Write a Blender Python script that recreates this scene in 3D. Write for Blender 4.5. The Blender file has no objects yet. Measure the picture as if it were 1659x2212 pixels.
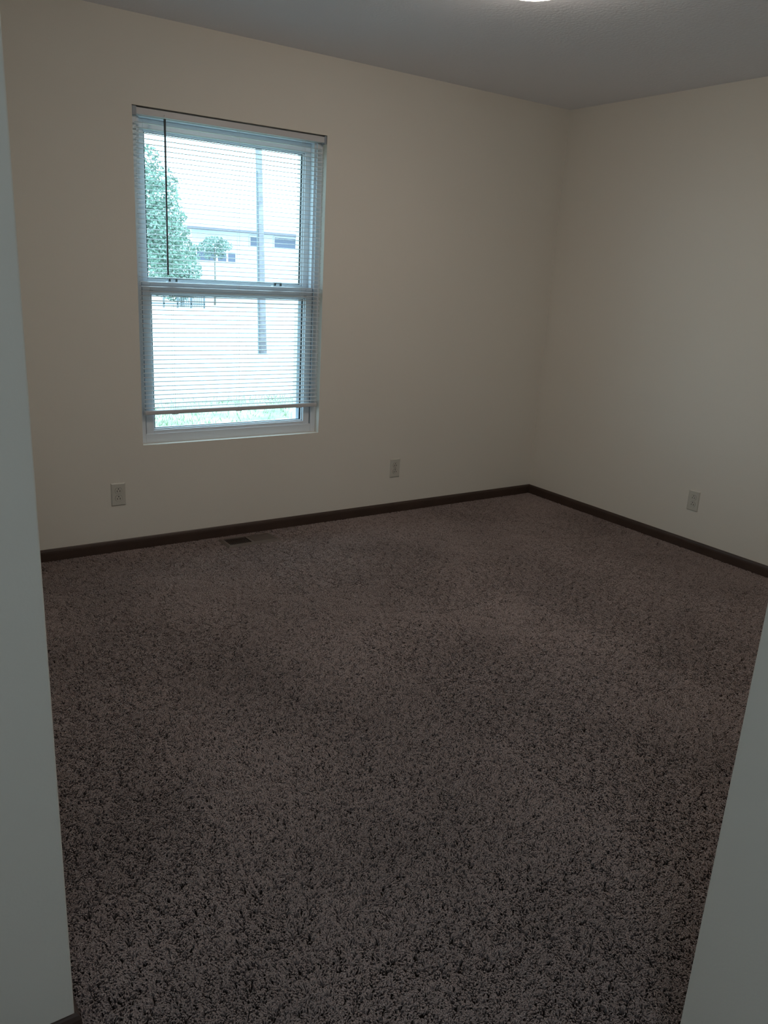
import bpy, bmesh, math, random
from mathutils import Vector, Matrix, Euler

scene = bpy.context.scene
C = scene.collection
PI = math.pi
random.seed(7)

# ------------------------------------------------------------------ camera
YAW, PITCH, ROLL = math.radians(34.8944), math.radians(16.7179), math.radians(3.2322)
CAM = Vector((-3.9354, -3.8850, 1.4285))
sa, ca, sb, cb, sc_, cc_ = math.sin(YAW), math.cos(YAW), math.sin(PITCH), math.cos(PITCH), math.sin(ROLL), math.cos(ROLL)
fw0, r0, u0 = Vector((sa, ca, 0)), Vector((ca, -sa, 0)), Vector((0, 0, 1))
fwd = fw0 * cb - u0 * sb
up_ = u0 * cb + fw0 * sb
right = r0 * cc_ + up_ * sc_
up = up_ * cc_ - r0 * sc_
cam_data = bpy.data.cameras.new('camera')
cam = bpy.data.objects.new('camera', cam_data)
C.objects.link(cam)
m = Matrix.Identity(4)
for i in range(3):
    m[i][0], m[i][1], m[i][2], m[i][3] = right[i], up[i], -fwd[i], CAM[i]
cam.matrix_world = m
cam_data.sensor_fit = 'HORIZONTAL'
cam_data.sensor_width = 36.0
cam_data.lens = 1726.48 * 36.0 / 1659.0
cam_data.clip_start = 0.05
cam_data.clip_end = 300
scene.camera = cam

# ------------------------------------------------------------------ world, light, exposure
EXPOSURE = 0.12
SKY = (0.55, 0.84, 1.04)
SKY_STRENGTH = 6.1
LAMP_STRENGTH = 33.0
ADDED_HALL_LAMP_STRENGTH = 20.0
world = bpy.data.worlds.new('overcast_sky')
scene.world = world
world.use_nodes = True
wn = world.node_tree
wn.nodes.clear()
wo = wn.nodes.new('ShaderNodeOutputWorld')
wb = wn.nodes.new('ShaderNodeBackground')
wb.inputs['Color'].default_value = (*SKY, 1)
wb.inputs['Strength'].default_value = SKY_STRENGTH
wn.links.new(wb.outputs[0], wo.inputs[0])

def portal(name, loc, rot, sx, sy):
    ld = bpy.data.lights.new(name, 'AREA')
    ld.shape = 'RECTANGLE'
    ld.size, ld.size_y = sx, sy
    ld.cycles.is_portal = True
    o = bpy.data.objects.new(name, ld)
    o.location = loc
    o.rotation_euler = rot
    C.objects.link(o)
portal('window_portal', (-2.2095, 0.17, 1.3065), (-PI / 2, 0, 0), 1.02, 1.56)
portal('added_hall_window_portal', (-5.47, -5.0, 1.75), (0, -PI / 2, 0), 0.64, 0.64)

scene.view_settings.view_transform = 'Standard'
scene.view_settings.look = 'None'
scene.view_settings.exposure = EXPOSURE
scene.view_settings.gamma = 1
scene.view_settings.use_curve_mapping = False
try:
    scene.cycles.use_denoising = True
    scene.cycles.max_bounces = 10
    scene.cycles.diffuse_bounces = 6
    scene.cycles.transparent_max_bounces = 12
    scene.cycles.caustics_reflective = False
    scene.cycles.caustics_refractive = False
    scene.cycles.sample_clamp_indirect = 6.0
except Exception:
    pass

# ------------------------------------------------------------------ helpers
def tag(o, label=None, cat=None, group=None, kind=None):
    if label: o['label'] = label
    if cat: o['category'] = cat
    if group: o['group'] = group
    if kind: o['kind'] = kind
    return o

def empty(name, loc, rz=0.0):
    o = bpy.data.objects.new(name, None)
    o.empty_display_size = 0.05
    o.location = loc
    o.rotation_euler = (0, 0, rz)
    C.objects.link(o)
    return o

def obj(name, bm, mat, parent=None, smooth=False, bevel=0.0, bevel_seg=2):
    bmesh.ops.recalc_face_normals(bm, faces=bm.faces[:])
    me = bpy.data.meshes.new(name)
    bm.to_mesh(me)
    bm.free()
    for mt in (mat if isinstance(mat, (list, tuple)) else [mat]):
        me.materials.append(mt)
    if smooth:
        for p in me.polygons: p.use_smooth = True
    o = bpy.data.objects.new(name, me)
    C.objects.link(o)
    if parent is not None: o.parent = parent
    if bevel:
        b = o.modifiers.new('bevel', 'BEVEL')
        b.width = bevel
        b.segments = bevel_seg
        b.limit_method = 'ANGLE'
        b.angle_limit = math.radians(40)
    return o

def box(bm, x0, x1, y0, y1, z0, z1, mi=0):
    vs = [bm.verts.new((x, y, z)) for z in (z0, z1) for y in (y0, y1) for x in (x0, x1)]
    fs = []
    for f in ((0, 1, 3, 2), (4, 6, 7, 5), (0, 4, 5, 1), (2, 3, 7, 6), (0, 2, 6, 4), (1, 5, 7, 3)):
        fc = bm.faces.new([vs[i] for i in f])
        fc.material_index = mi
        fs.append(fc)
    return vs

def prism_x(bm, prof, x0, x1):
    """profile of (y, z) points extruded along x"""
    a = [bm.verts.new((x0, y, z)) for y, z in prof]
    b = [bm.verts.new((x1, y, z)) for y, z in prof]
    n = len(prof)
    for i in range(n):
        bm.faces.new((a[i], a[(i + 1) % n], b[(i + 1) % n], b[i]))
    bm.faces.new(a)
    bm.faces.new(b[::-1])

def prism_path(bm, prof, p0, p1, out, mit0=0.0, mit1=0.0):
    """profile of (depth, z) swept in plan from p0 to p1, depth measured along out; mitres shift ends by depth*mit along path"""
    p0, p1, out = Vector((*p0, 0)), Vector((*p1, 0)), Vector((*out, 0))
    d = (p1 - p0).normalized()
    a = [bm.verts.new(p0 + out * t + d * (t * mit0) + Vector((0, 0, z))) for t, z in prof]
    b = [bm.verts.new(p1 + out * t - d * (t * mit1) + Vector((0, 0, z))) for t, z in prof]
    n = len(prof)
    for i in range(n):
        bm.faces.new((a[i], a[(i + 1) % n], b[(i + 1) % n], b[i]))
    bm.faces.new(a)
    bm.faces.new(b[::-1])

def tube(bm, pts, radii, seg=8, cap=True):
    rings = []
    for i, p in enumerate(pts):
        p = Vector(p)
        t = (Vector(pts[min(i + 1, len(pts) - 1)]) - Vector(pts[max(i - 1, 0)])).normalized()
        a = t.cross(Vector((0, 0, 1)) if abs(t.z) < 0.9 else Vector((1, 0, 0))).normalized()
        b = t.cross(a)
        r = radii[i] if isinstance(radii, (list, tuple)) else radii
        rings.append([bm.verts.new(p + a * math.cos(k * 2 * PI / seg) * r + b * math.sin(k * 2 * PI / seg) * r) for k in range(seg)])
    for i in range(len(rings) - 1):
        for k in range(seg):
            bm.faces.new((rings[i][k], rings[i][(k + 1) % seg], rings[i + 1][(k + 1) % seg], rings[i + 1][k]))
    if cap:
        bm.faces.new(rings[0][::-1])
        bm.faces.new(rings[-1])

def lathe(bm, prof, seg=48, cx=0, cy=0):
    """profile (r, z) turned about the vertical axis"""
    rings = []
    for r, z in prof:
        if r < 1e-6:
            rings.append([bm.verts.new((cx, cy, z))])
        else:
            rings.append([bm.verts.new((cx + r * math.cos(k * 2 * PI / seg), cy + r * math.sin(k * 2 * PI / seg), z)) for k in range(seg)])
    for a, b in zip(rings, rings[1:]):
        for k in range(seg):
            k2 = (k + 1) % seg
            if len(a) == 1: bm.faces.new((a[0], b[k2], b[k]))
            elif len(b) == 1: bm.faces.new((a[k], a[k2], b[0]))
            else: bm.faces.new((a[k], a[k2], b[k2], b[k]))

# ------------------------------------------------------------------ materials
def mat(name, col, rough=0.6, spec=0.4, metal=0.0, bump=None, var=None, emit=None):
    m = bpy.data.materials.new(name)
    m.use_nodes = True
    nt = m.node_tree
    b = nt.nodes['Principled BSDF']
    b.inputs['Base Color'].default_value = (*col, 1)
    b.inputs['Roughness'].default_value = rough
    b.inputs['Specular IOR Level'].default_value = spec
    b.inputs['Metallic'].default_value = metal
    tc = nt.nodes.new('ShaderNodeTexCoord')
    if var:
        sc, amt, det = var
        n = nt.nodes.new('ShaderNodeTexNoise')
        n.inputs['Scale'].default_value = sc
        n.inputs['Detail'].default_value = det
        nt.links.new(tc.outputs['Object'], n.inputs['Vector'])
        mr = nt.nodes.new('ShaderNodeMapRange')
        mr.inputs['From Min'].default_value = 0.3
        mr.inputs['From Max'].default_value = 0.7
        mr.inputs['To Min'].default_value = 1 - amt
        mr.inputs['To Max'].default_value = 1 + amt
        nt.links.new(n.outputs['Fac'], mr.inputs['Value'])
        mx = nt.nodes.new('ShaderNodeVectorMath')
        mx.operation = 'SCALE'
        mx.inputs[0].default_value = col
        nt.links.new(mr.outputs[0], mx.inputs['Scale'])
        nt.links.new(mx.outputs[0], b.inputs['Base Color'])
    if bump:
        sc, st, dist = bump
        n = nt.nodes.new('ShaderNodeTexNoise')
        n.inputs['Scale'].default_value = sc
        n.inputs['Detail'].default_value = 3
        nt.links.new(tc.outputs['Object'], n.inputs['Vector'])
        bp = nt.nodes.new('ShaderNodeBump')
        bp.inputs['Strength'].default_value = st
        bp.inputs['Distance'].default_value = dist
        nt.links.new(n.outputs['Fac'], bp.inputs['Height'])
        nt.links.new(bp.outputs[0], b.inputs['Normal'])
    if emit:
        b.inputs['Emission Color'].default_value = (*emit[0], 1)
        b.inputs['Emission Strength'].default_value = emit[1]
    return m

M_wall = mat('cream_wall_paint', (0.785, 0.74, 0.665), 0.75, 0.25, bump=(160, 0.12, 0.002), var=(0.8, 0.015, 2))
M_ceil = mat('textured_ceiling_paint', (0.84, 0.85, 0.90), 0.9, 0.15, bump=(70, 0.35, 0.006))
M_base = mat('brown_baseboard', (0.060, 0.037, 0.028), 0.45, 0.4, var=(9, 0.12, 4))
M_vinyl = mat('white_vinyl', (0.72, 0.75, 0.79), 0.35, 0.45)
M_gasket = mat('dark_gasket', (0.02, 0.025, 0.03), 0.6)
M_blind = mat('white_enamel_slat', (0.60, 0.61, 0.62), 0.35, 0.45)
M_rail = mat('headrail_enamel', (0.60, 0.59, 0.60), 0.4, 0.45)
M_bracket = mat('bracket_plastic', (0.30, 0.34, 0.38), 0.4, 0.4)
M_wand = mat('smoky_wand_plastic', (0.09, 0.11, 0.12), 0.25, 0.5)
M_cord = mat('white_cord', (0.75, 0.75, 0.73), 0.8)
M_plate = mat('outlet_plastic', (0.60, 0.575, 0.51), 0.35, 0.5)
M_slot = mat('outlet_slot_dark', (0.003, 0.005, 0.005), 0.8, 0.1)
M_metal = mat('screw_steel', (0.5, 0.5, 0.48), 0.35, 0.5, 0.8)
M_reg = mat('brown_register_enamel', (0.135, 0.105, 0.09), 0.5, 0.35)
M_dark = mat('duct_black', (0.004, 0.004, 0.004), 0.9, 0.05)
M_backing = mat('carpet_backing', (0.035, 0.027, 0.022), 1.0, 0.0)
M_lock = mat('grey_lock_metal', (0.10, 0.12, 0.12), 0.4, 0.5, 0.2)
M_white_metal = mat('white_lamp_base', (0.7, 0.7, 0.68), 0.4)
M_nickel = mat('brushed_finial', (0.5, 0.48, 0.45), 0.3, 0.5, 1.0)
M_dome = mat('lit_frosted_glass', (0.9, 0.88, 0.8), 0.4, emit=((1.0, 0.86, 0.74), LAMP_STRENGTH))
M_dome2 = mat('added_hall_light_glass', (0.9, 0.88, 0.8), 0.4, emit=((0.86, 1.0, 1.14), ADDED_HALL_LAMP_STRENGTH))

def glass_mat():
    m = bpy.data.materials.new('clear_pane')
    m.use_nodes = True
    nt = m.node_tree
    nt.nodes.clear()
    o = nt.nodes.new('ShaderNodeOutputMaterial')
    mx = nt.nodes.new('ShaderNodeMixShader')
    t = nt.nodes.new('ShaderNodeBsdfTransparent')
    t.inputs['Color'].default_value = (0.94, 0.97, 0.96, 1)
    g = nt.nodes.new('ShaderNodeBsdfGlossy')
    g.inputs['Roughness'].default_value = 0.02
    # Schlick reflectance from the facing angle, the same from either side of the pane
    ge = nt.nodes.new('ShaderNodeNewGeometry')
    dt = nt.nodes.new('ShaderNodeVectorMath'); dt.operation = 'DOT_PRODUCT'
    nt.links.new(ge.outputs['Normal'], dt.inputs[0])
    nt.links.new(ge.outputs['Incoming'], dt.inputs[1])
    prev = dt.outputs['Value']
    for op, v0, v1 in (('ABSOLUTE', None, None), ('SUBTRACT', 1.0, None), ('POWER', None, 5.0), ('MULTIPLY_ADD', None, 0.9)):
        q = nt.nodes.new('ShaderNodeMath'); q.operation = op
        q.use_clamp = op == 'MULTIPLY_ADD'
        if v0 is not None:
            q.inputs[0].default_value = v0
            nt.links.new(prev, q.inputs[1])
        else:
            nt.links.new(prev, q.inputs[0])
            if v1 is not None: q.inputs[1].default_value = v1
        if op == 'MULTIPLY_ADD': q.inputs[2].default_value = 0.04
        prev = q.outputs[0]
    nt.links.new(prev, mx.inputs[0])
    nt.links.new(t.outputs[0], mx.inputs[1])
    nt.links.new(g.outputs[0], mx.inputs[2])
    nt.links.new(mx.outputs[0], o.inputs[0])
    return m
M_glass = glass_mat()

def carpet_mat():
    m = bpy.data.materials.new('taupe_frieze_yarn')
    m.use_nodes = True
    nt = m.node_tree
    b = nt.nodes['Principled BSDF']
    b.inputs['Roughness'].default_value = 0.95
    b.inputs['Specular IOR Level'].default_value = 0.08
    tc = nt.nodes.new('ShaderNodeNewGeometry')
    def noise(sc, det):
        n = nt.nodes.new('ShaderNodeTexNoise')
        n.inputs['Scale'].default_value = sc
        n.inputs['Detail'].default_value = det
        nt.links.new(tc.outputs['Position'], n.inputs['Vector'])
        return n
    n1 = noise(330, 1)          # yarn to yarn
    n2 = noise(1.7, 4)          # lay of the pile, its light and shade put into the colour
    r = nt.nodes.new('ShaderNodeValToRGB')
    r.color_ramp.elements[0].position = 0.32
    r.color_ramp.elements[0].color = (0.22, 0.172, 0.160, 1)
    r.color_ramp.elements[1].position = 0.68
    r.color_ramp.elements[1].color = (0.405, 0.325, 0.305, 1)
    nt.links.new(n1.outputs['Fac'], r.inputs[0])
    mr = nt.nodes.new('ShaderNodeMapRange')
    mr.inputs['From Min'].default_value = 0.3
    mr.inputs['From Max'].default_value = 0.7
    mr.inputs['To Min'].default_value = 0.84
    mr.inputs['To Max'].default_value = 1.16
    nt.links.new(n2.outputs['Fac'], mr.inputs['Value'])
    mx = nt.nodes.new('ShaderNodeVectorMath')
    mx.operation = 'SCALE'
    nt.links.new(r.outputs[0], mx.inputs[0])
    nt.links.new(mr.outputs[0], mx.inputs['Scale'])
    nt.links.new(mx.outputs[0], b.inputs['Base Color'])
    return m
M_carpet = carpet_mat()

# ------------------------------------------------------------------ room shell
H = 2.44
T = 0.12
XL, YN, XR2, YC = -3.704, -2.628, -2.798, -3.289     # left wall, near wall face, closet side face, closet front
HX, HY = -5.3, -5.6                                     # hall left and back
WX0, WX1, WZ0, WZ1 = -2.709, -1.710, 0.536, 2.077     # window opening
WT = 0.16

bm = bmesh.new()
box(bm, HX - T, 0.2, HY - T, WT, -0.10, -0.014)
tag(obj('floor', bm, M_backing), kind='structure')
bm = bmesh.new()
box(bm, HX - T, 0.2, HY - T, WT, H, H + 0.1)
tag(obj('ceiling', bm, M_ceil), kind='structure')

bm = bmesh.new()                                         # window wall with its opening
box(bm, XL - T, WX0, 0, WT, -0.02, H)
box(bm, WX1, T, 0, WT, -0.02, H)
box(bm, WX0, WX1, 0, WT, -0.02, WZ0)
box(bm, WX0, WX1, 0, WT, WZ1, H)
tag(obj('wall_back', bm, M_wall), kind='structure')
bm = bmesh.new()
box(bm, 0, T, YC - T, 0, -0.02, H)
tag(obj('wall_right', bm, M_wall), kind='structure')

def extrude_plan(name, pts, m):
    bm = bmesh.new()
    a = [bm.verts.new((x, y, -0.02)) for x, y in pts]
    b = [bm.verts.new((x, y, H)) for x, y in pts]
    n = len(pts)
    for i in range(n):
        bm.faces.new((a[i], a[(i + 1) % n], b[(i + 1) % n], b[i]))
    bm.faces.new(a[::-1])
    bm.faces.new(b)
    return tag(obj(name, bm, m), kind='structure')
def rounded(px, py, dx0, dy0, dx1, dy1, r=0.004, n=4):
    """rounded outside corner at (px,py); incoming side direction d0, outgoing d1"""
    out = []
    for k in range(n + 1):
        t = k / n * PI / 2
        a, b = r * (1 - math.sin(t)), r * (1 - math.cos(t))
        out.append((px - dx0 * a + dx1 * b, py - dy0 * a + dy1 * b))
    return out
extrude_plan('wall_left', [(HX, YN)] + rounded(XL, YN, 1, 0, 0, 1) + [(XL, 0), (XL - T, 0), (XL - T, YN + T), (HX, YN + T)], M_wall)
extrude_plan('wall_closet', [(XR2, HY)] + rounded(XR2, YC, 0, 1, 1, 0) + [(0, YC), (0, YC - T), (XR2 + T, YC - T), (XR2 + T, HY)], M_wall)
bm = bmesh.new()
box(bm, HX - T, XR2 + T, HY - T, HY, -0.02, H)
tag(obj('wall_hall_end', bm, M_wall), kind='structure')
bm = bmesh.new()                                         # hall side wall, unseen window added to light the near walls
a0, a1, b0, b1 = -5.3, -4.7, 1.45, 2.05
box(bm, HX - T, HX, HY, a0, -0.02, H)
box(bm, HX - T, HX, a1, YN + T, -0.02, H)
box(bm, HX - T, HX, a0, a1, -0.02, b0)
box(bm, HX - T, HX, a0, a1, b1, H)
tag(obj('wall_hall_side', bm, M_wall), kind='structure')
w2 = tag(empty('added_hall_window', (HX, (a0 + a1) / 2, b0)), kind='structure')
bm = bmesh.new()
for (p, q, r_, s_) in ((0, 0.03, 0, 0.6), (0.57, 0.6, 0, 0.6), (0.03, 0.57, 0, 0.03), (0.03, 0.57, 0.57, 0.6)):
    box(bm, -0.09, -0.04, p - 0.3, q - 0.3, r_, s_)
obj('window_frame', bm, M_vinyl, w2)
bm = bmesh.new()
box(bm, -0.067, -0.063, -0.27, 0.27, 0.03, 0.57)
obj('added_window_pane', bm, M_glass, w2)

# baseboards: ranch profile
prof = [(0.0, -0.012), (0.0105, -0.012), (0.0105, 0.040), (0.0095, 0.048), (0.006, 0.056), (0.003, 0.0595), (0.0, 0.0595)]
def baseboard(name, segs):
    bm = bmesh.new()
    for s in segs: prism_path(bm, prof, *s)
    tag(obj(name, bm, M_base), kind='structure')
baseboard('baseboard_back', [((XL, 0), (0, 0), (0, -1), 1, 1)])
baseboard('baseboard_right', [((0, 0), (0, YC), (-1, 0), 1, 1)])
baseboard('baseboard_left', [((XL, YN), (XL, 0), (1, 0), -1, 1), ((HX, YN), (XL, YN), (0, -1), 1, -1)])
baseboard('baseboard_closet', [((0, YC), (XR2, YC), (0, 1), 1, -1), ((XR2, YC), (XR2, HY), (-1, 0), -1, 1)])
baseboard('baseboard_hall', [((HX, HY), (HX, YN), (1, 0), 1, 1), ((XR2, HY), (HX, HY), (0, 1), 1, 1)])

# ------------------------------------------------------------------ bedroom window
win = tag(empty('window_1', ((WX0 + WX1) / 2, 0.042, WZ0)), kind='structure')
def wobj(name, bm, m, parent=win, **k):
    o = obj(name, bm, m, parent, **k)
    if parent is win:
        o.matrix_parent_inverse = Matrix.Translation(win.location).inverted()
    return o
F0, F1 = 0.042, 0.135
# outer frame
bm = bmesh.new()
fw = 0.031
box(bm, WX0, WX0 + fw, F0, F1, WZ0, WZ1)
box(bm, WX1 - fw, WX1, F0, F1, WZ0, WZ1)
box(bm, WX0 + fw, WX1 - fw, F0, F1, WZ0, WZ0 + 0.046)
box(bm, WX0 + fw, WX1 - fw, F0, F1, WZ1 - 0.036, WZ1)
box(bm, WX0, WX0 + 0.074, 0.128, WT + 0.01, WZ0, WZ1)      # exterior casing
box(bm, WX1 - 0.078, WX1, 0.128, WT + 0.01, WZ0, WZ1)
box(bm, WX0, WX1, 0.128, WT + 0.01, WZ0, WZ0 + 0.055)
box(bm, WX0, WX1, 0.128, WT + 0.01, WZ1 - 0.07, WZ1)
wobj('window_frame', bm, M_vinyl, bevel=0.0015)
# jamb tracks and dark seams
def sash(name, x0, x1, z0, z1, y0, y1, st, top, bot):
    bm = bmesh.new()
    box(bm, x0, x0 + st, y0, y1, z0, z1)
    box(bm, x1 - st, x1, y0, y1, z0, z1)
    box(bm, x0 + st, x1 - st, y0, y1, z0, z0 + bot)
    box(bm, x0 + st, x1 - st, y0, y1, z1 - top, z1)
    # glazing bead: a stepped lip around the glass
    ym = (y0 + y1) / 2
    b = 0.007
    gx0, gx1, gz0, gz1 = x0 + st, x1 - st, z0 + bot, z1 - top
    box(bm, gx0, gx0 + b, y0 + 0.010, y1 - 0.006, gz0, gz1)
    box(bm, gx1 - b, gx1, y0 + 0.010, y1 - 0.006, gz0, gz1)
    box(bm, gx0, gx1, y0 + 0.010, y1 - 0.006, gz0, gz0 + b)
    box(bm, gx0, gx1, y0 + 0.010, y1 - 0.006, gz1 - b, gz1)
    s = wobj(name, bm, M_vinyl, bevel=0.0015)
    s['label'] = 'white sash'
    def sub(n, bm, m):
        o = obj(n, bm, m, s)
        o.matrix_parent_inverse = Matrix.Identity(4)
        return o
    bm = bmesh.new()
    box(bm, gx0 + 0.002, gx1 - 0.002, y1 - 0.012, y1 - 0.008, gz0 + 0.002, gz1 - 0.002)
    sub('glass_pane', bm, M_glass)
    bm = bmesh.new()                                      # dark spacer between the panes
    for (p, q, r_, t_) in ((gx0 + b, gx0 + b + 0.007, gz0 + b, gz1 - b), (gx1 - b - 0.007, gx1 - b, gz0 + b, gz1 - b),
                           (gx0 + b, gx1 - b, gz0 + b, gz0 + b + 0.003), (gx0 + b, gx1 - b, gz1 - b - 0.003, gz1 - b)):
        box(bm, p, q, y1 - 0.0125, y1 - 0.0075, r_, t_)
    sub('spacer', bm, M_gasket)
    return s
lower = sash('lower_sash', WX0 + 0.036, WX1 - 0.036, 0.570, 1.320, 0.050, 0.084, 0.038, 0.052, 0.028)
upper = sash('upper_sash', WX0 + 0.036, WX1 - 0.036, 1.288, 2.040, 0.090, 0.124, 0.038, 0.046, 0.040)
# lines moulded in the meeting rail: two ribs
bm = bmesh.new()
box(bm, WX0 + 0.036, WX1 - 0.036, 0.0475, 0.0505, 1.300, 1.304)
box(bm, WX0 + 0.036, WX1 - 0.036, 0.0475, 0.0505, 1.2735, 1.277)
rb = obj('meeting_rail_rib', bm, M_vinyl, lower)
bm = bmesh.new()                                          # dark seams where sash meets frame
box(bm, WX0 + fw, WX0 + 0.036, 0.058, 0.10, 0.585, 2.035)
box(bm, WX1 - 0.036, WX1 - fw, 0.058, 0.10, 0.585, 2.035)
wobj('weather_seal', bm, M_gasket)
bm = bmesh.new()                                          # upper jamb liners
box(bm, WX0 + 0.031, WX0 + 0.044, 0.052, 0.088, 1.322, 2.041)
box(bm, WX1 - 0.044, WX1 - 0.031, 0.052, 0.088, 1.322, 2.041)
wobj('jamb_liner', bm, M_vinyl)
for lx in (-2.513, -1.945):                                # cam locks on the meeting rail
    bm = bmesh.new()
    box(bm, lx - 0.034, lx + 0.034, 0.053, 0.080, 1.320, 1.3255)
    lk = obj('sash_lock', bm, M_vinyl, lower, bevel=0.002)
    bm = bmesh.new()
    box(bm, lx - 0.022, lx - 0.014, 0.060, 0.074, 1.3255, 1.341)
    box(bm, lx + 0.012, lx + 0.020, 0.060, 0.074, 1.3255, 1.341)
    box(bm, lx - 0.022, lx + 0.020, 0.060, 0.074, 1.338, 1.345)
    obj('lock_lever', bm, M_lock, lk, bevel=0.001)
for lx in (-2.63, -1.79):                                  # tilt latches: small dark notches
    bm = bmesh.new()
    box(bm, lx - 0.009, lx + 0.009, 0.0465, 0.051, 1.2775, 1.2805)
    obj('tilt_latch', bm, M_gasket, lower)

# ------------------------------------------------------------------ mini blind
bl = tag(empty('mini_blind', ((WX0 + WX1) / 2, 0.022, WZ1)), 'white aluminium mini blind lowered over the window with its slats open', 'blind')
def bobj(name, bm, m, parent=bl, **k):
    o = obj(name, bm, m, parent, **k)
    if parent is bl:
        o.matrix_parent_inverse = Matrix.Translation(bl.location).inverted()
    return o
bm = bmesh.new()                                          # U channel headrail
hz0, hz1, hy0, hy1 = 2.043, 2.070, 0.006, 0.036
prism_x(bm, [(hy0, hz0), (hy1, hz0), (hy1, hz1), (hy1 - 0.0012, hz1), (hy1 - 0.0012, hz0 + 0.0012), (hy0 + 0.0012, hz0 + 0.0012), (hy0 + 0.0012, hz1 - 0.001), (hy0 + 0.003, hz1 - 0.001), (hy0 + 0.003, hz1), (hy0, hz1)], -2.688, -1.7225)
bobj('headrail', bm, M_rail)
for x0, x1 in ((-2.7075, -2.688), (-1.7225, -1.7115)):
    bm = bmesh.new()
    box(bm, x0, x1, 0.003, 0.039, 2.036, 2.0745)
    o = bobj('mounting_bracket', bm, M_bracket, bevel=0.0015)
PITCH_S = 0.02155
SX0, SX1 = -2.6905, -1.7195
tilt = math.radians(3)
cp, sp = math.cos(tilt), math.sin(tilt)
def slat_mesh(name):
    bm = bmesh.new()
    top, bot = [], []
    n = 6
    for i in range(n + 1):
        u = -0.0125 + 0.025 * i / n
        w = 0.0028 * (1 - (u / 0.0125) ** 2)
        top.append((u * cp - w * sp, u * sp + w * cp + 0.00015))
        bot.append((u * cp - w * sp, u * sp + w * cp - 0.00015))
    prism_x(bm, top + bot[::-1], SX0, SX1)
    bmesh.ops.recalc_face_normals(bm, faces=bm.faces[:])
    me = bpy.data.meshes.new(name)
    bm.to_mesh(me)
    bm.free()
    me.materials.append(M_blind)
    return me
smesh = slat_mesh('slat')
NS = 61
for k in range(NS):
    s = bpy.data.objects.new('slat', smesh)
    C.objects.link(s)
    s.parent = bl
    s.location = (-bl.location.x, 0, 0.717 + k * PITCH_S - bl.location.z)
bm = bmesh.new()
prism_x(bm, [(0.010, 0.684), (0.034, 0.684), (0.036, 0.688), (0.036, 0.700), (0.033, 0.704), (0.011, 0.704), (0.008, 0.700), (0.008, 0.688)], -2.688, -1.7225)
br = bobj('bottom_rail', bm, M_rail)
for lx in (-2.536, -2.190, -1.8325):
    bm = bmesh.new()
    for y in (0.0085, 0.0355):
        tube(bm, [(lx, y, 0.70), (lx, y, 2.045)], 0.00055, 5)
    bobj('ladder_cord', bm, M_cord)
    bm = bmesh.new()
    box(bm, lx - 0.016, lx + 0.016, 0.010, 0.034, 0.6815, 0.6842)
    box(bm, lx - 0.004, lx + 0.004, 0.0065, 0.008, 0.686, 0.702)
    obj('cord_button', bm, M_blind, br)
bm = bmesh.new()                                          # hex tilt wand on its hook
tube(bm, [(-2.562, -0.003, 2.036), (-2.5625, -0.004, 2.00), (-2.563, -0.004, 1.70), (-2.563, -0.003, 1.3565)], [0.0058, 0.0050, 0.0044, 0.0046], 6)
wd = bobj('tilt_wand', bm, M_wand)
wd['label'] = 'dark tilt wand'
bm = bmesh.new()
tube(bm, [(-2.562, 0.004, 2.052), (-2.562, -0.004, 2.050), (-2.562, -0.005, 2.042), (-2.562, -0.003, 2.034)], 0.0013, 6)
obj('wand_hook', bm, M_cord, wd)

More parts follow.
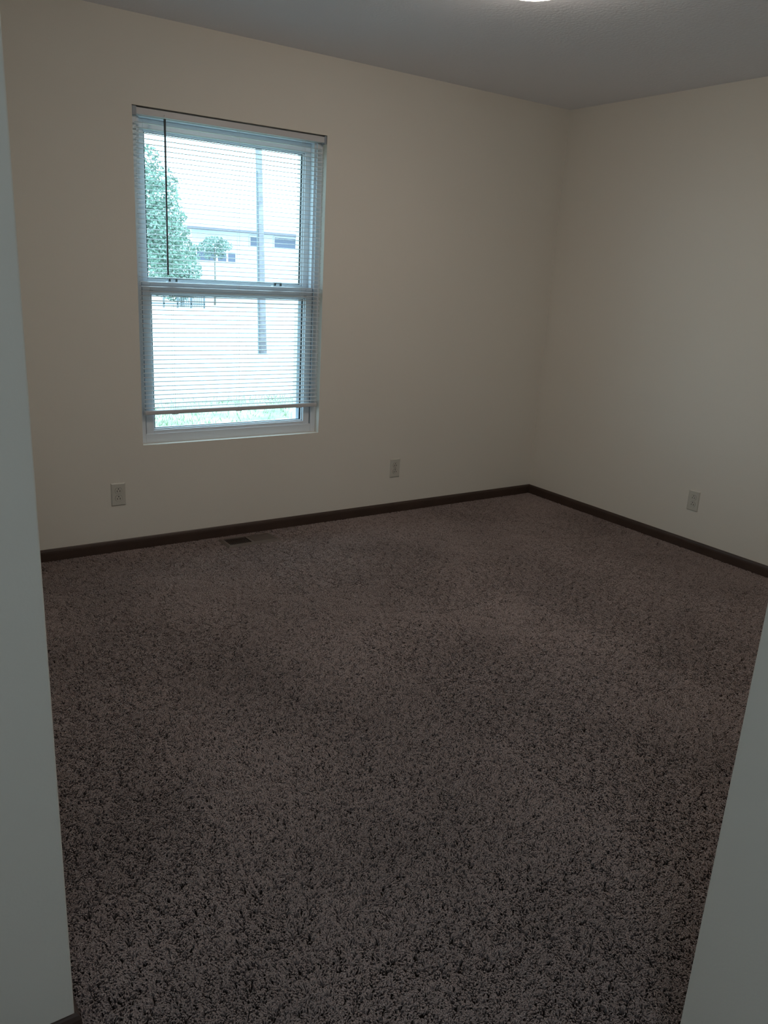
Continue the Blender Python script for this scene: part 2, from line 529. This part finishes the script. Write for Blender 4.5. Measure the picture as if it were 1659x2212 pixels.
# ------------------------------------------------------------------ outlets
def make_outlet():
    """local frame: plate in the xz plane facing -y, origin at plate centre on the wall"""
    root = empty('electrical_outlet', (0, 0, 0))
    bm = bmesh.new()
    w, h = 0.035, 0.0572
    prof_in, d = 0.004, 0.0055
    a = [bm.verts.new((x, 0, z)) for x, z in ((-w, -h), (w, -h), (w, h), (-w, h))]
    a2 = [bm.verts.new((x, -0.003, z)) for x, z in ((-w, -h), (w, -h), (w, h), (-w, h))]
    b = [bm.verts.new((x, -d, z)) for x, z in ((-w + prof_in, -h + prof_in), (w - prof_in, -h + prof_in), (w - prof_in, h - prof_in), (-w + prof_in, h - prof_in))]
    for lo, hi in ((a, a2), (a2, b)):
        for i in range(4):
            bm.faces.new((lo[i], lo[(i + 1) % 4], hi[(i + 1) % 4], hi[i]))
    bm.faces.new(b)
    bm.faces.new(a[::-1])
    obj('wall_plate', bm, M_plate, root)
    for zc in (0.0195, -0.0195):
        bm = bmesh.new()                                  # receptacle face: circle cut flat top and bottom
        pts = []
        for k in range(40):
            t = k * 2 * PI / 40
            pts.append((0.0172 * math.cos(t), max(-0.0142, min(0.0142, 0.0172 * math.sin(t)))))
        lo = [bm.verts.new((x, -0.0050, zc + z)) for x, z in pts]
        hi = [bm.verts.new((x, -0.0068, zc + z)) for x, z in pts]
        for i in range(40):
            bm.faces.new((lo[i], lo[(i + 1) % 40], hi[(i + 1) % 40], hi[i]))
        bm.faces.new(hi)
        rc = obj('receptacle', bm, M_plate, root)
        bm = bmesh.new()                                  # thin dark outline gap
        lo = [bm.verts.new((x * 1.045, -0.00555, zc + z * 1.045)) for x, z in pts]
        bm.faces.new(lo)
        obj('receptacle_gap', bm, M_slot, rc)
        bm = bmesh.new()
        box(bm, -0.0080, -0.0054, -0.00695, -0.0066, zc - 0.0070, zc + 0.0022)
        box(bm, 0.0052, 0.0080, -0.00695, -0.0066, zc - 0.0070, zc + 0.0022)
        pts2 = [(0.0027 * math.cos(k * PI / 8), 0.0027 * math.sin(k * PI / 8)) for k in range(16)]
        bm.faces.new([bm.verts.new((x, -0.00698, zc + 0.0088 + z)) for x, z in pts2])
        obj('slots', bm, M_slot, rc)
    bm = bmesh.new()
    bm.faces.new([bm.verts.new((0.0028 * math.cos(k * PI / 8), -0.0064, 0.0028 * math.sin(k * PI / 8))) for k in range(16)])
    box(bm, -0.0024, 0.0024, -0.0068, -0.0063, -0.0003, 0.0003)
    obj('screw', bm, M_metal, root)
    return root
def copy_tree(o, parent=None):
    c = o.copy()
    C.objects.link(c)
    c.parent = parent
    for ch in o.children: copy_tree(ch, c)
    return c
o1 = make_outlet()
o2 = copy_tree(o1)
o3 = copy_tree(o1)
for o, loc, rz, lab in ((o1, (-2.841, 0, 0.298), 0, 'white duplex outlet low on the window wall, left of the window'),
                        (o2, (-1.164, 0, 0.281), 0, 'white duplex outlet low on the window wall, between window and room corner'),
                        (o3, (0, -1.293, 0.284), -PI / 2, 'white duplex outlet low on the right wall')):
    o.location = loc
    o.rotation_euler = (0, 0, rz)
    tag(o, lab, 'outlet', 'duplex outlets along the walls')

# ------------------------------------------------------------------ floor register
rg = tag(empty('floor_register', (-2.190, -0.131, 0.0)), 'brown metal floor vent set in the carpet below the window', 'floor vent')
bm = bmesh.new()
ox, oy, ix, iy = 0.152, 0.072, 0.130, 0.046
zt = 0.009
outer0 = [(-ox, -oy), (ox, -oy), (ox, oy), (-ox, oy)]
outer1 = [(-ox + 0.012, -oy + 0.012), (ox - 0.012, -oy + 0.012), (ox - 0.012, oy - 0.012), (-ox + 0.012, oy - 0.012)]
inner = [(-ix, -iy), (ix, -iy), (ix, iy), (-ix, iy)]
ra = [bm.verts.new((x, y, 0.000)) for x, y in outer0]
rb_ = [bm.verts.new((x, y, zt)) for x, y in outer1]
rc_ = [bm.verts.new((x, y, zt)) for x, y in inner]
rd_ = [bm.verts.new((x, y, 0.002)) for x, y in inner]
for lo, hi in ((ra, rb_), (rb_, rc_), (rc_, rd_)):
    for i in range(4):
        bm.faces.new((lo[i], lo[(i + 1) % 4], hi[(i + 1) % 4], hi[i]))
box(bm, -0.007, 0.007, -iy, iy, 0.004, zt)               # centre bar
fl = obj('flange', bm, M_reg, rg)
bm = bmesh.new()
box(bm, -ix, ix, -iy, iy, 0.001, 0.0032)
obj('damper', bm, M_dark, rg)
for sgn in (-1, 1):                                        # two banks of louvres leaning opposite ways
    bm = bmesh.new()
    for k in range(13):
        xc = sgn * (0.0155 + k * 0.0092)
        dx = sgn * 0.0040
        h0, h1 = 0.0034, zt - 0.0006
        t = 0.0008
        vs = [bm.verts.new(p) for p in ((xc - dx - t, -iy, h0), (xc - dx + t, -iy, h0), (xc + dx + t, -iy, h1), (xc + dx - t, -iy, h1),
                                        (xc - dx - t, iy, h0), (xc - dx + t, iy, h0), (xc + dx + t, iy, h1), (xc + dx - t, iy, h1))]
        for f in ((0, 1, 2, 3), (7, 6, 5, 4), (0, 4, 5, 1), (1, 5, 6, 2), (2, 6, 7, 3), (3, 7, 4, 0)):
            bm.faces.new([vs[i] for i in f])
    obj('louvre_bank', bm, M_reg, rg)

# ------------------------------------------------------------------ ceiling lamps
def dome_lamp(name, loc, m_dome, label, R=0.165):
    root = tag(empty(name, loc), label, 'ceiling light')
    bm = bmesh.new()
    lathe(bm, [(0, 0), (R + 0.006, 0), (R + 0.010, -0.006), (R + 0.010, -0.020), (R - 0.004, -0.024), (0, -0.024)])
    obj('lamp_base', bm, M_white_metal, root, smooth=False)
    bm = bmesh.new()
    prof = [(R - 0.006, -0.020)]
    for k in range(13):
        t = k / 12 * PI / 2
        prof.append((max(0.0, (R - 0.004) * math.cos(t)), -0.026 - 0.070 * math.sin(t)))
    prof[-1] = (0.0, prof[-1][1])
    lathe(bm, prof)
    obj('glass_dome', bm, m_dome, root, smooth=True)
    bm = bmesh.new()
    lathe(bm, [(0, -0.094), (0.009, -0.095), (0.009, -0.098), (0.005, -0.101), (0, -0.103)], 20)
    obj('finial', bm, M_nickel, root, smooth=True)
    return root
dome_lamp('ceiling_lamp', (-1.831, -1.581, H), M_dome, 'lit frosted glass dome light on the bedroom ceiling, cut by the top edge')
dome_lamp('added_hall_lamp', (-4.09, -4.53, H), M_dome2, 'unseen dome light added on the hall ceiling to light the near walls')  # lamp out of view, added to brighten the near walls

# ------------------------------------------------------------------ carpet pile (geometry nodes, one object)
def carpet():
    me = bpy.data.meshes.new('carpet_pile')
    P = 0.463
    pts = []
    x = -P / 2
    while x > HX:
        y = -P / 2
        while y > -4.6:
            inside = (x > XL - 0.02 and y > YC - 0.03) or (HX + 0.1 < x < XR2 + 0.05 and y < YN + 0.03)
            if inside: pts.append((x, y, 0))
            y -= P
        x -= P
    me.from_pydata(pts, [], [])
    o = bpy.data.objects.new('carpet_pile', me)
    C.objects.link(o)
    me.materials.append(M_carpet)
    ng = bpy.data.node_groups.new('pile', 'GeometryNodeTree')
    ng.interface.new_socket('Geometry', in_out='INPUT', socket_type='NodeSocketGeometry')
    ng.interface.new_socket('Geometry', in_out='OUTPUT', socket_type='NodeSocketGeometry')
    N, L = ng.nodes, ng.links
    gi, go = N.new('NodeGroupInput'), N.new('NodeGroupOutput')
    # one patch of yarns
    grid = N.new('GeometryNodeMeshGrid')
    grid.inputs['Size X'].default_value = P + 0.0012
    grid.inputs['Size Y'].default_value = P + 0.0012
    grid.inputs['Vertices X'].default_value = 2
    grid.inputs['Vertices Y'].default_value = 2
    dist = N.new('GeometryNodeDistributePointsOnFaces')
    dist.inputs['Density'].default_value = 88000
    dist.inputs['Seed'].default_value = 3
    L.new(grid.outputs['Mesh'], dist.inputs['Mesh'])
    cur = N.new('GeometryNodeCurveQuadraticBezier')
    cur.inputs['Resolution'].default_value = 4
    cur.inputs['Start'].default_value = (0, 0, -0.013)
    cur.inputs['Middle'].default_value = (0.0005, 0.001, 0.002)
    cur.inputs['End'].default_value = (0.0065, 0.0015, -0.0005)
    circ = N.new('GeometryNodeCurvePrimitiveCircle')
    circ.inputs['Resolution'].default_value = 5
    circ.inputs['Radius'].default_value = 0.00115
    c2m = N.new('GeometryNodeCurveToMesh')
    c2m.inputs['Fill Caps'].default_value = True
    L.new(cur.outputs['Curve'], c2m.inputs['Curve'])
    L.new(circ.outputs['Curve'], c2m.inputs['Profile Curve'])
    # the lay of the yarns follows a slow noise plus much scatter
    pos = N.new('GeometryNodeInputPosition')
    nz = N.new('ShaderNodeTexNoise')
    nz.inputs['Scale'].default_value = 22
    nz.inputs['Detail'].default_value = 2
    L.new(pos.outputs[0], nz.inputs['Vector'])
    m1 = N.new('ShaderNodeMath'); m1.operation = 'MULTIPLY'; m1.inputs[1].default_value = 16.0
    L.new(nz.outputs['Fac'], m1.inputs[0])
    rnd = N.new('FunctionNodeRandomValue')
    rnd.data_type = 'FLOAT'
    rnd.inputs[2].default_value = -1.3
    rnd.inputs[3].default_value = 1.3
    ad = N.new('ShaderNodeMath'); ad.operation = 'ADD'
    L.new(m1.outputs[0], ad.inputs[0])
    L.new(rnd.outputs[1], ad.inputs[1])
    rt = N.new('FunctionNodeRandomValue')
    rt.data_type = 'FLOAT'
    rt.inputs[2].default_value = -0.35
    rt.inputs[3].default_value = 0.35
    rt.inputs['Seed'].default_value = 5
    cmb = N.new('ShaderNodeCombineXYZ')
    L.new(rt.outputs[1], cmb.inputs[0])
    L.new(ad.outputs[0], cmb.inputs[2])
    rs = N.new('FunctionNodeRandomValue')
    rs.data_type = 'FLOAT'
    rs.inputs[2].default_value = 0.72
    rs.inputs[3].default_value = 1.22
    rs.inputs['Seed'].default_value = 9
    # short crevices where the pile parts
    gn = N.new('ShaderNodeTexNoise')
    gn.inputs['Scale'].default_value = 95
    gn.inputs['Detail'].default_value = 1.5
    gn.inputs['Distortion'].default_value = 0.6
    L.new(pos.outputs[0], gn.inputs['Vector'])
    lt = N.new('FunctionNodeCompare')
    lt.data_type = 'FLOAT'
    lt.operation = 'LESS_THAN'
    lt.inputs[1].default_value = 0.385
    L.new(gn.outputs['Fac'], lt.inputs[0])
    dg = N.new('GeometryNodeDeleteGeometry')
    dg.domain = 'POINT'
    L.new(dist.outputs['Points'], dg.inputs['Geometry'])
    L.new(lt.outputs[0], dg.inputs['Selection'])
    iop = N.new('GeometryNodeInstanceOnPoints')
    L.new(dg.outputs[0], iop.inputs['Points'])
    L.new(c2m.outputs['Mesh'], iop.inputs['Instance'])
    L.new(cmb.outputs[0], iop.inputs['Rotation'])
    L.new(rs.outputs[1], iop.inputs['Scale'])
    rl = N.new('GeometryNodeRealizeInstances')
    L.new(iop.outputs[0], rl.inputs[0])
    # patches over the floor
    iop2 = N.new('GeometryNodeInstanceOnPoints')
    L.new(gi.outputs[0], iop2.inputs['Points'])
    sm = N.new('GeometryNodeSetMaterial')
    sm.inputs['Material'].default_value = M_carpet
    L.new(rl.outputs[0], sm.inputs[0])
    L.new(sm.outputs[0], iop2.inputs['Instance'])
    ri = N.new('FunctionNodeRandomValue')
    ri.data_type = 'INT'
    ri.inputs[4].default_value = 0
    ri.inputs[5].default_value = 3
    mq = N.new('ShaderNodeMath'); mq.operation = 'MULTIPLY'; mq.inputs[1].default_value = PI / 2
    L.new(ri.outputs[2], mq.inputs[0])
    cm2 = N.new('ShaderNodeCombineXYZ')
    L.new(mq.outputs[0], cm2.inputs[2])
    L.new(cm2.outputs[0], iop2.inputs['Rotation'])
    L.new(iop2.outputs[0], go.inputs[0])
    md = o.modifiers.new('pile', 'NODES')
    md.node_group = ng
    tag(o, 'wall-to-wall taupe brown shaggy frieze carpet covering the bedroom floor', 'carpet', kind='stuff')
carpet()

# ------------------------------------------------------------------ outdoors
G = -0.6
M_ground = mat('pale_concrete', (0.62, 0.60, 0.56), 0.9, 0.1, var=(0.6, 0.08, 5))
M_grass = mat('lawn', (0.34, 0.36, 0.27), 0.9, 0.1, var=(2.5, 0.4, 6))
M_blade = mat('grass_blades', (0.26, 0.33, 0.20), 0.8, 0.1, var=(5, 0.3, 3))
M_leaf = mat('leaves', (0.19, 0.28, 0.22), 0.6, 0.3, var=(3, 0.45, 4))
M_leaf2 = mat('far_leaves', (0.16, 0.23, 0.19), 0.6, 0.3, var=(2, 0.4, 4))
M_bark = mat('bark', (0.20, 0.18, 0.16), 0.9, 0.1, var=(6, 0.3, 4))
M_pole = mat('weathered_pole', (0.24, 0.22, 0.24), 0.9, 0.1, var=(5, 0.25, 4))
M_siding = mat('white_siding', (0.62, 0.62, 0.64), 0.7, 0.2)
M_roof = mat('pale_shingles', (0.50, 0.50, 0.50), 0.9, 0.1, var=(6, 0.2, 4))
M_hglass = mat('dark_house_glass', (0.09, 0.10, 0.15), 0.15, 0.5)
M_eave_shade = mat('mauve_eave_shade', (0.16, 0.14, 0.18), 0.5, 0.3)
M_iron = mat('grey_iron_fence', (0.14, 0.16, 0.17), 0.6, 0.3)

bm = bmesh.new()
box(bm, -30, 80, 7.6, 110, G - 0.3, G)
tag(obj('driveway', bm, M_ground), kind='structure')
bm = bmesh.new()
box(bm, -30, 80, WT, 7.6, G - 0.3, G)
tag(obj('lawn', bm, M_grass), kind='structure')
bm = bmesh.new()                                          # grass tufts on the lawn strip the window shows
rg_ = random.Random(4)
for k in range(9000):
    x, y = rg_.uniform(-2.6, 2.6), rg_.uniform(3.2, 7.8)
    if rg_.random() < 0.35 + 0.3 * math.sin(x * 2.1 + y): continue
    a = rg_.uniform(0, PI)
    w, h = 0.006, rg_.uniform(0.04, 0.10)
    dx, dy = math.cos(a) * w, math.sin(a) * w
    lx, ly = rg_.uniform(-0.04, 0.04), rg_.uniform(-0.04, 0.04)
    bm.faces.new([bm.verts.new(p) for p in ((x - dx, y - dy, G), (x + dx, y + dy, G), (x + lx, y + ly, G + h))])
tag(obj('grass', bm, M_blade), 'sparse pale green grass on the lawn just outside the window', 'grass', kind='stuff')

def leaves(bm, blobs, n, size, rnd):
    tot = sum(b[3] * b[4] * b[5] for b in blobs)
    for (cx, cy, cz, rx, ry, rz) in blobs:
        for k in range(int(n * rx * ry * rz / tot)):
            while True:
                u = Vector((rnd.uniform(-1, 1), rnd.uniform(-1, 1), rnd.uniform(-1, 1)))
                if 0.25 < u.length < 1: break
            c = Vector((cx + u.x * rx, cy + u.y * ry, cz + u.z * rz))
            e = Euler((rnd.uniform(0, 6.3), rnd.uniform(0, 6.3), rnd.uniform(0, 6.3))).to_matrix()
            s = size * rnd.uniform(0.6, 1.3)
            bm.faces.new([bm.verts.new(c + e @ Vector(p)) for p in ((0, -s, 0), (s * 0.5, 0, s * 0.12), (0, s, 0), (-s * 0.5, 0, s * 0.12))])
def tree(name, label, base, h_trunk, blobs, n, size, m, seed, cat='tree', group=None, thick=1.0):
    rnd = random.Random(seed)
    root = tag(empty(name, base), label, cat, group)
    bm = bmesh.new()
    r = (0.05 + h_trunk * 0.02) * thick
    tube(bm, [(0, 0, 0), (0.03, 0.02, h_trunk * 0.5), (0.0, 0, h_trunk)], [r * 1.2, r, r * 0.5], 10)
    obj('trunk', bm, M_bark, root, smooth=True)
    for b in blobs[:6]:
        bm = bmesh.new()
        z0 = max(0.15, min(h_trunk * 0.9, b[2] - b[5]))
        tube(bm, [(0, 0, z0), (b[0] * 0.5, b[1] * 0.5, (z0 + b[2]) / 2 + 0.1), (b[0], b[1], b[2])], [r * 0.4, r * 0.25, r * 0.1], 6)
        obj('branch', bm, M_bark, root, smooth=True)
    bm = bmesh.new()
    leaves(bm, blobs, n, size, rnd)
    obj('foliage', bm, m, root)
    return root
# big tree on the left, about 15 m out
tree('leafy_tree', 'tall leafy green tree outside at the left of the window', (1.7, 15.0, G), 4.3,
     [(0.40, 0, 4.15, 0.50, 0.5, 0.35), (0.8, 0.1, 3.72, 0.62, 0.5, 0.33), (0.55, 0, 3.4, 0.8, 0.7, 0.38), (0.75, 0, 3.0, 0.72, 0.7, 0.4),
      (0.75, 0, 2.6, 0.8, 0.8, 0.4), (0.95, 0, 2.2, 0.85, 0.8, 0.38), (0.5, 0, 2.0, 0.8, 0.8, 0.35)],
     9000, 0.045, M_leaf, 3)
tree('green_shrub', 'broad green shrub outside behind the grey picket fence', (9.5, 32.4, G), 1.2,
     [(-0.7, 0, 1.3, 0.8, 0.5, 0.7), (0.1, 0, 1.6, 0.9, 0.5, 0.8), (-0.2, 0, 0.8, 1.1, 0.5, 0.6)], 3600, 0.07, M_leaf, 5, 'shrub')
tree('yard_tree', 'small round tree standing in front of the white house', (11.85, 34.2, G), 2.6,
     [(-0.5, 0, 2.72, 0.42, 0.4, 0.25), (0.5, 0, 2.8, 0.42, 0.4, 0.25), (0, 0, 3.02, 0.55, 0.4, 0.2), (0.05, 0, 2.6, 0.5, 0.4, 0.25), (-0.3, 0, 2.3, 0.3, 0.3, 0.2), (0.35, 0, 2.35, 0.3, 0.3, 0.2)],
     1100, 0.06, M_leaf2, 8, thick=0.4)

# utility pole
up_o = tag(empty('utility_pole', (4.506, 13.617, G)), 'weathered wooden utility pole standing outside the window', 'pole')
bm = bmesh.new()
tube(bm, [(0, 0, 0), (-0.08, 0, 2.5), (-0.16, 0, 5.0), (-0.2, 0, 7.5)], [0.105, 0.085, 0.070, 0.062], 14)
obj('pole_shaft', bm, M_pole, up_o, smooth=True)
bm = bmesh.new()
tube(bm, [(-0.13, -0.06, 0), (-0.17, -0.05, 2.2), (-0.2, -0.04, 4.0)], 0.016, 6)
obj('ground_wire_conduit', bm, M_iron, up_o)
bm = bmesh.new()
box(bm, -0.9, 0.5, -0.05, 0.05, 6.6, 6.72)
obj('crossarm', bm, M_pole, up_o)

# house across the way
hs = tag(empty('house', (16.0, 36.0, G)), 'white sided house across the way with a low pale roof and wide dark windows', 'house')
bm = bmesh.new()
box(bm, -4.6, 8.0, 0, 7, 0, 3.6)
for k in range(25):                                       # laps of the siding
    prism_x(bm, [(-0.02, 0.1 + k * 0.14), (0.0, 0.1 + k * 0.14), (0.0, 0.235 + k * 0.14)], -4.6, 8.0)
obj('siding', bm, M_siding, hs)
bm = bmesh.new()
prism_x(bm, [(-0.7, 3.52), (-0.7, 3.66), (3.5, 4.9), (7.7, 3.66), (7.7, 3.52)], -5.2, 8.6)
obj('roof', bm, M_roof, hs)
bm = bmesh.new()
prism_x(bm, [(-0.72, 3.50), (-0.72, 3.62), (-0.83, 3.62), (-0.83, 3.53), (-0.80, 3.50)], -5.2, 8.6)
obj('gutter', bm, M_eave_shade, hs)  # gutter strip, its dark mauve stands in for the eave's shade
for x0, x1, z0, z1 in ((-1.47, -0.76, 2.90, 3.38), (-0.10, 1.13, 2.93, 3.42), (-4.35, -3.35, 2.08, 2.52), (-3.25, -2.8, 2.08, 2.52), (-2.7, -2.3, 2.08, 2.52)):
    bm = bmesh.new()
    box(bm, x0 - 0.05, x1 + 0.05, -0.06, -0.02, z0 - 0.06, z0)
    box(bm, x0 - 0.05, x1 + 0.05, -0.06, -0.02, z1, z1 + 0.06)
    box(bm, x0 - 0.05, x0, -0.06, -0.02, z0, z1)
    box(bm, x1, x1 + 0.05, -0.06, -0.02, z0, z1)
    wf = obj('house_window', bm, M_siding, hs)
    bm = bmesh.new()
    box(bm, x0, x1, -0.045, -0.03, z0, z1)
    obj('pane', bm, M_hglass, wf)

# picket fence run seen just under the meeting rail
fn = tag(empty('picket_fence', (9.0, 31.4, G)), 'grey picket fence outside, seen just below the meeting rail', 'fence')
for i in range(5):
    bm = bmesh.new()
    x = -1.3 + i * 0.62
    box(bm, x - 0.03, x + 0.03, -0.03, 0.03, 0, 1.05)
    obj('fence_post', bm, M_iron, fn)
bm = bmesh.new()
for k in range(14):
    x = -0.03 + k * 0.09
    box(bm, x - 0.02, x + 0.02, -0.045, -0.03, 0.05, 0.95)
box(bm, -1.3, 1.2, -0.03, 0.0, 0.80, 0.86)
box(bm, -1.3, 1.2, -0.03, 0.0, 0.15, 0.21)
obj('picket_panel', bm, M_iron, fn)
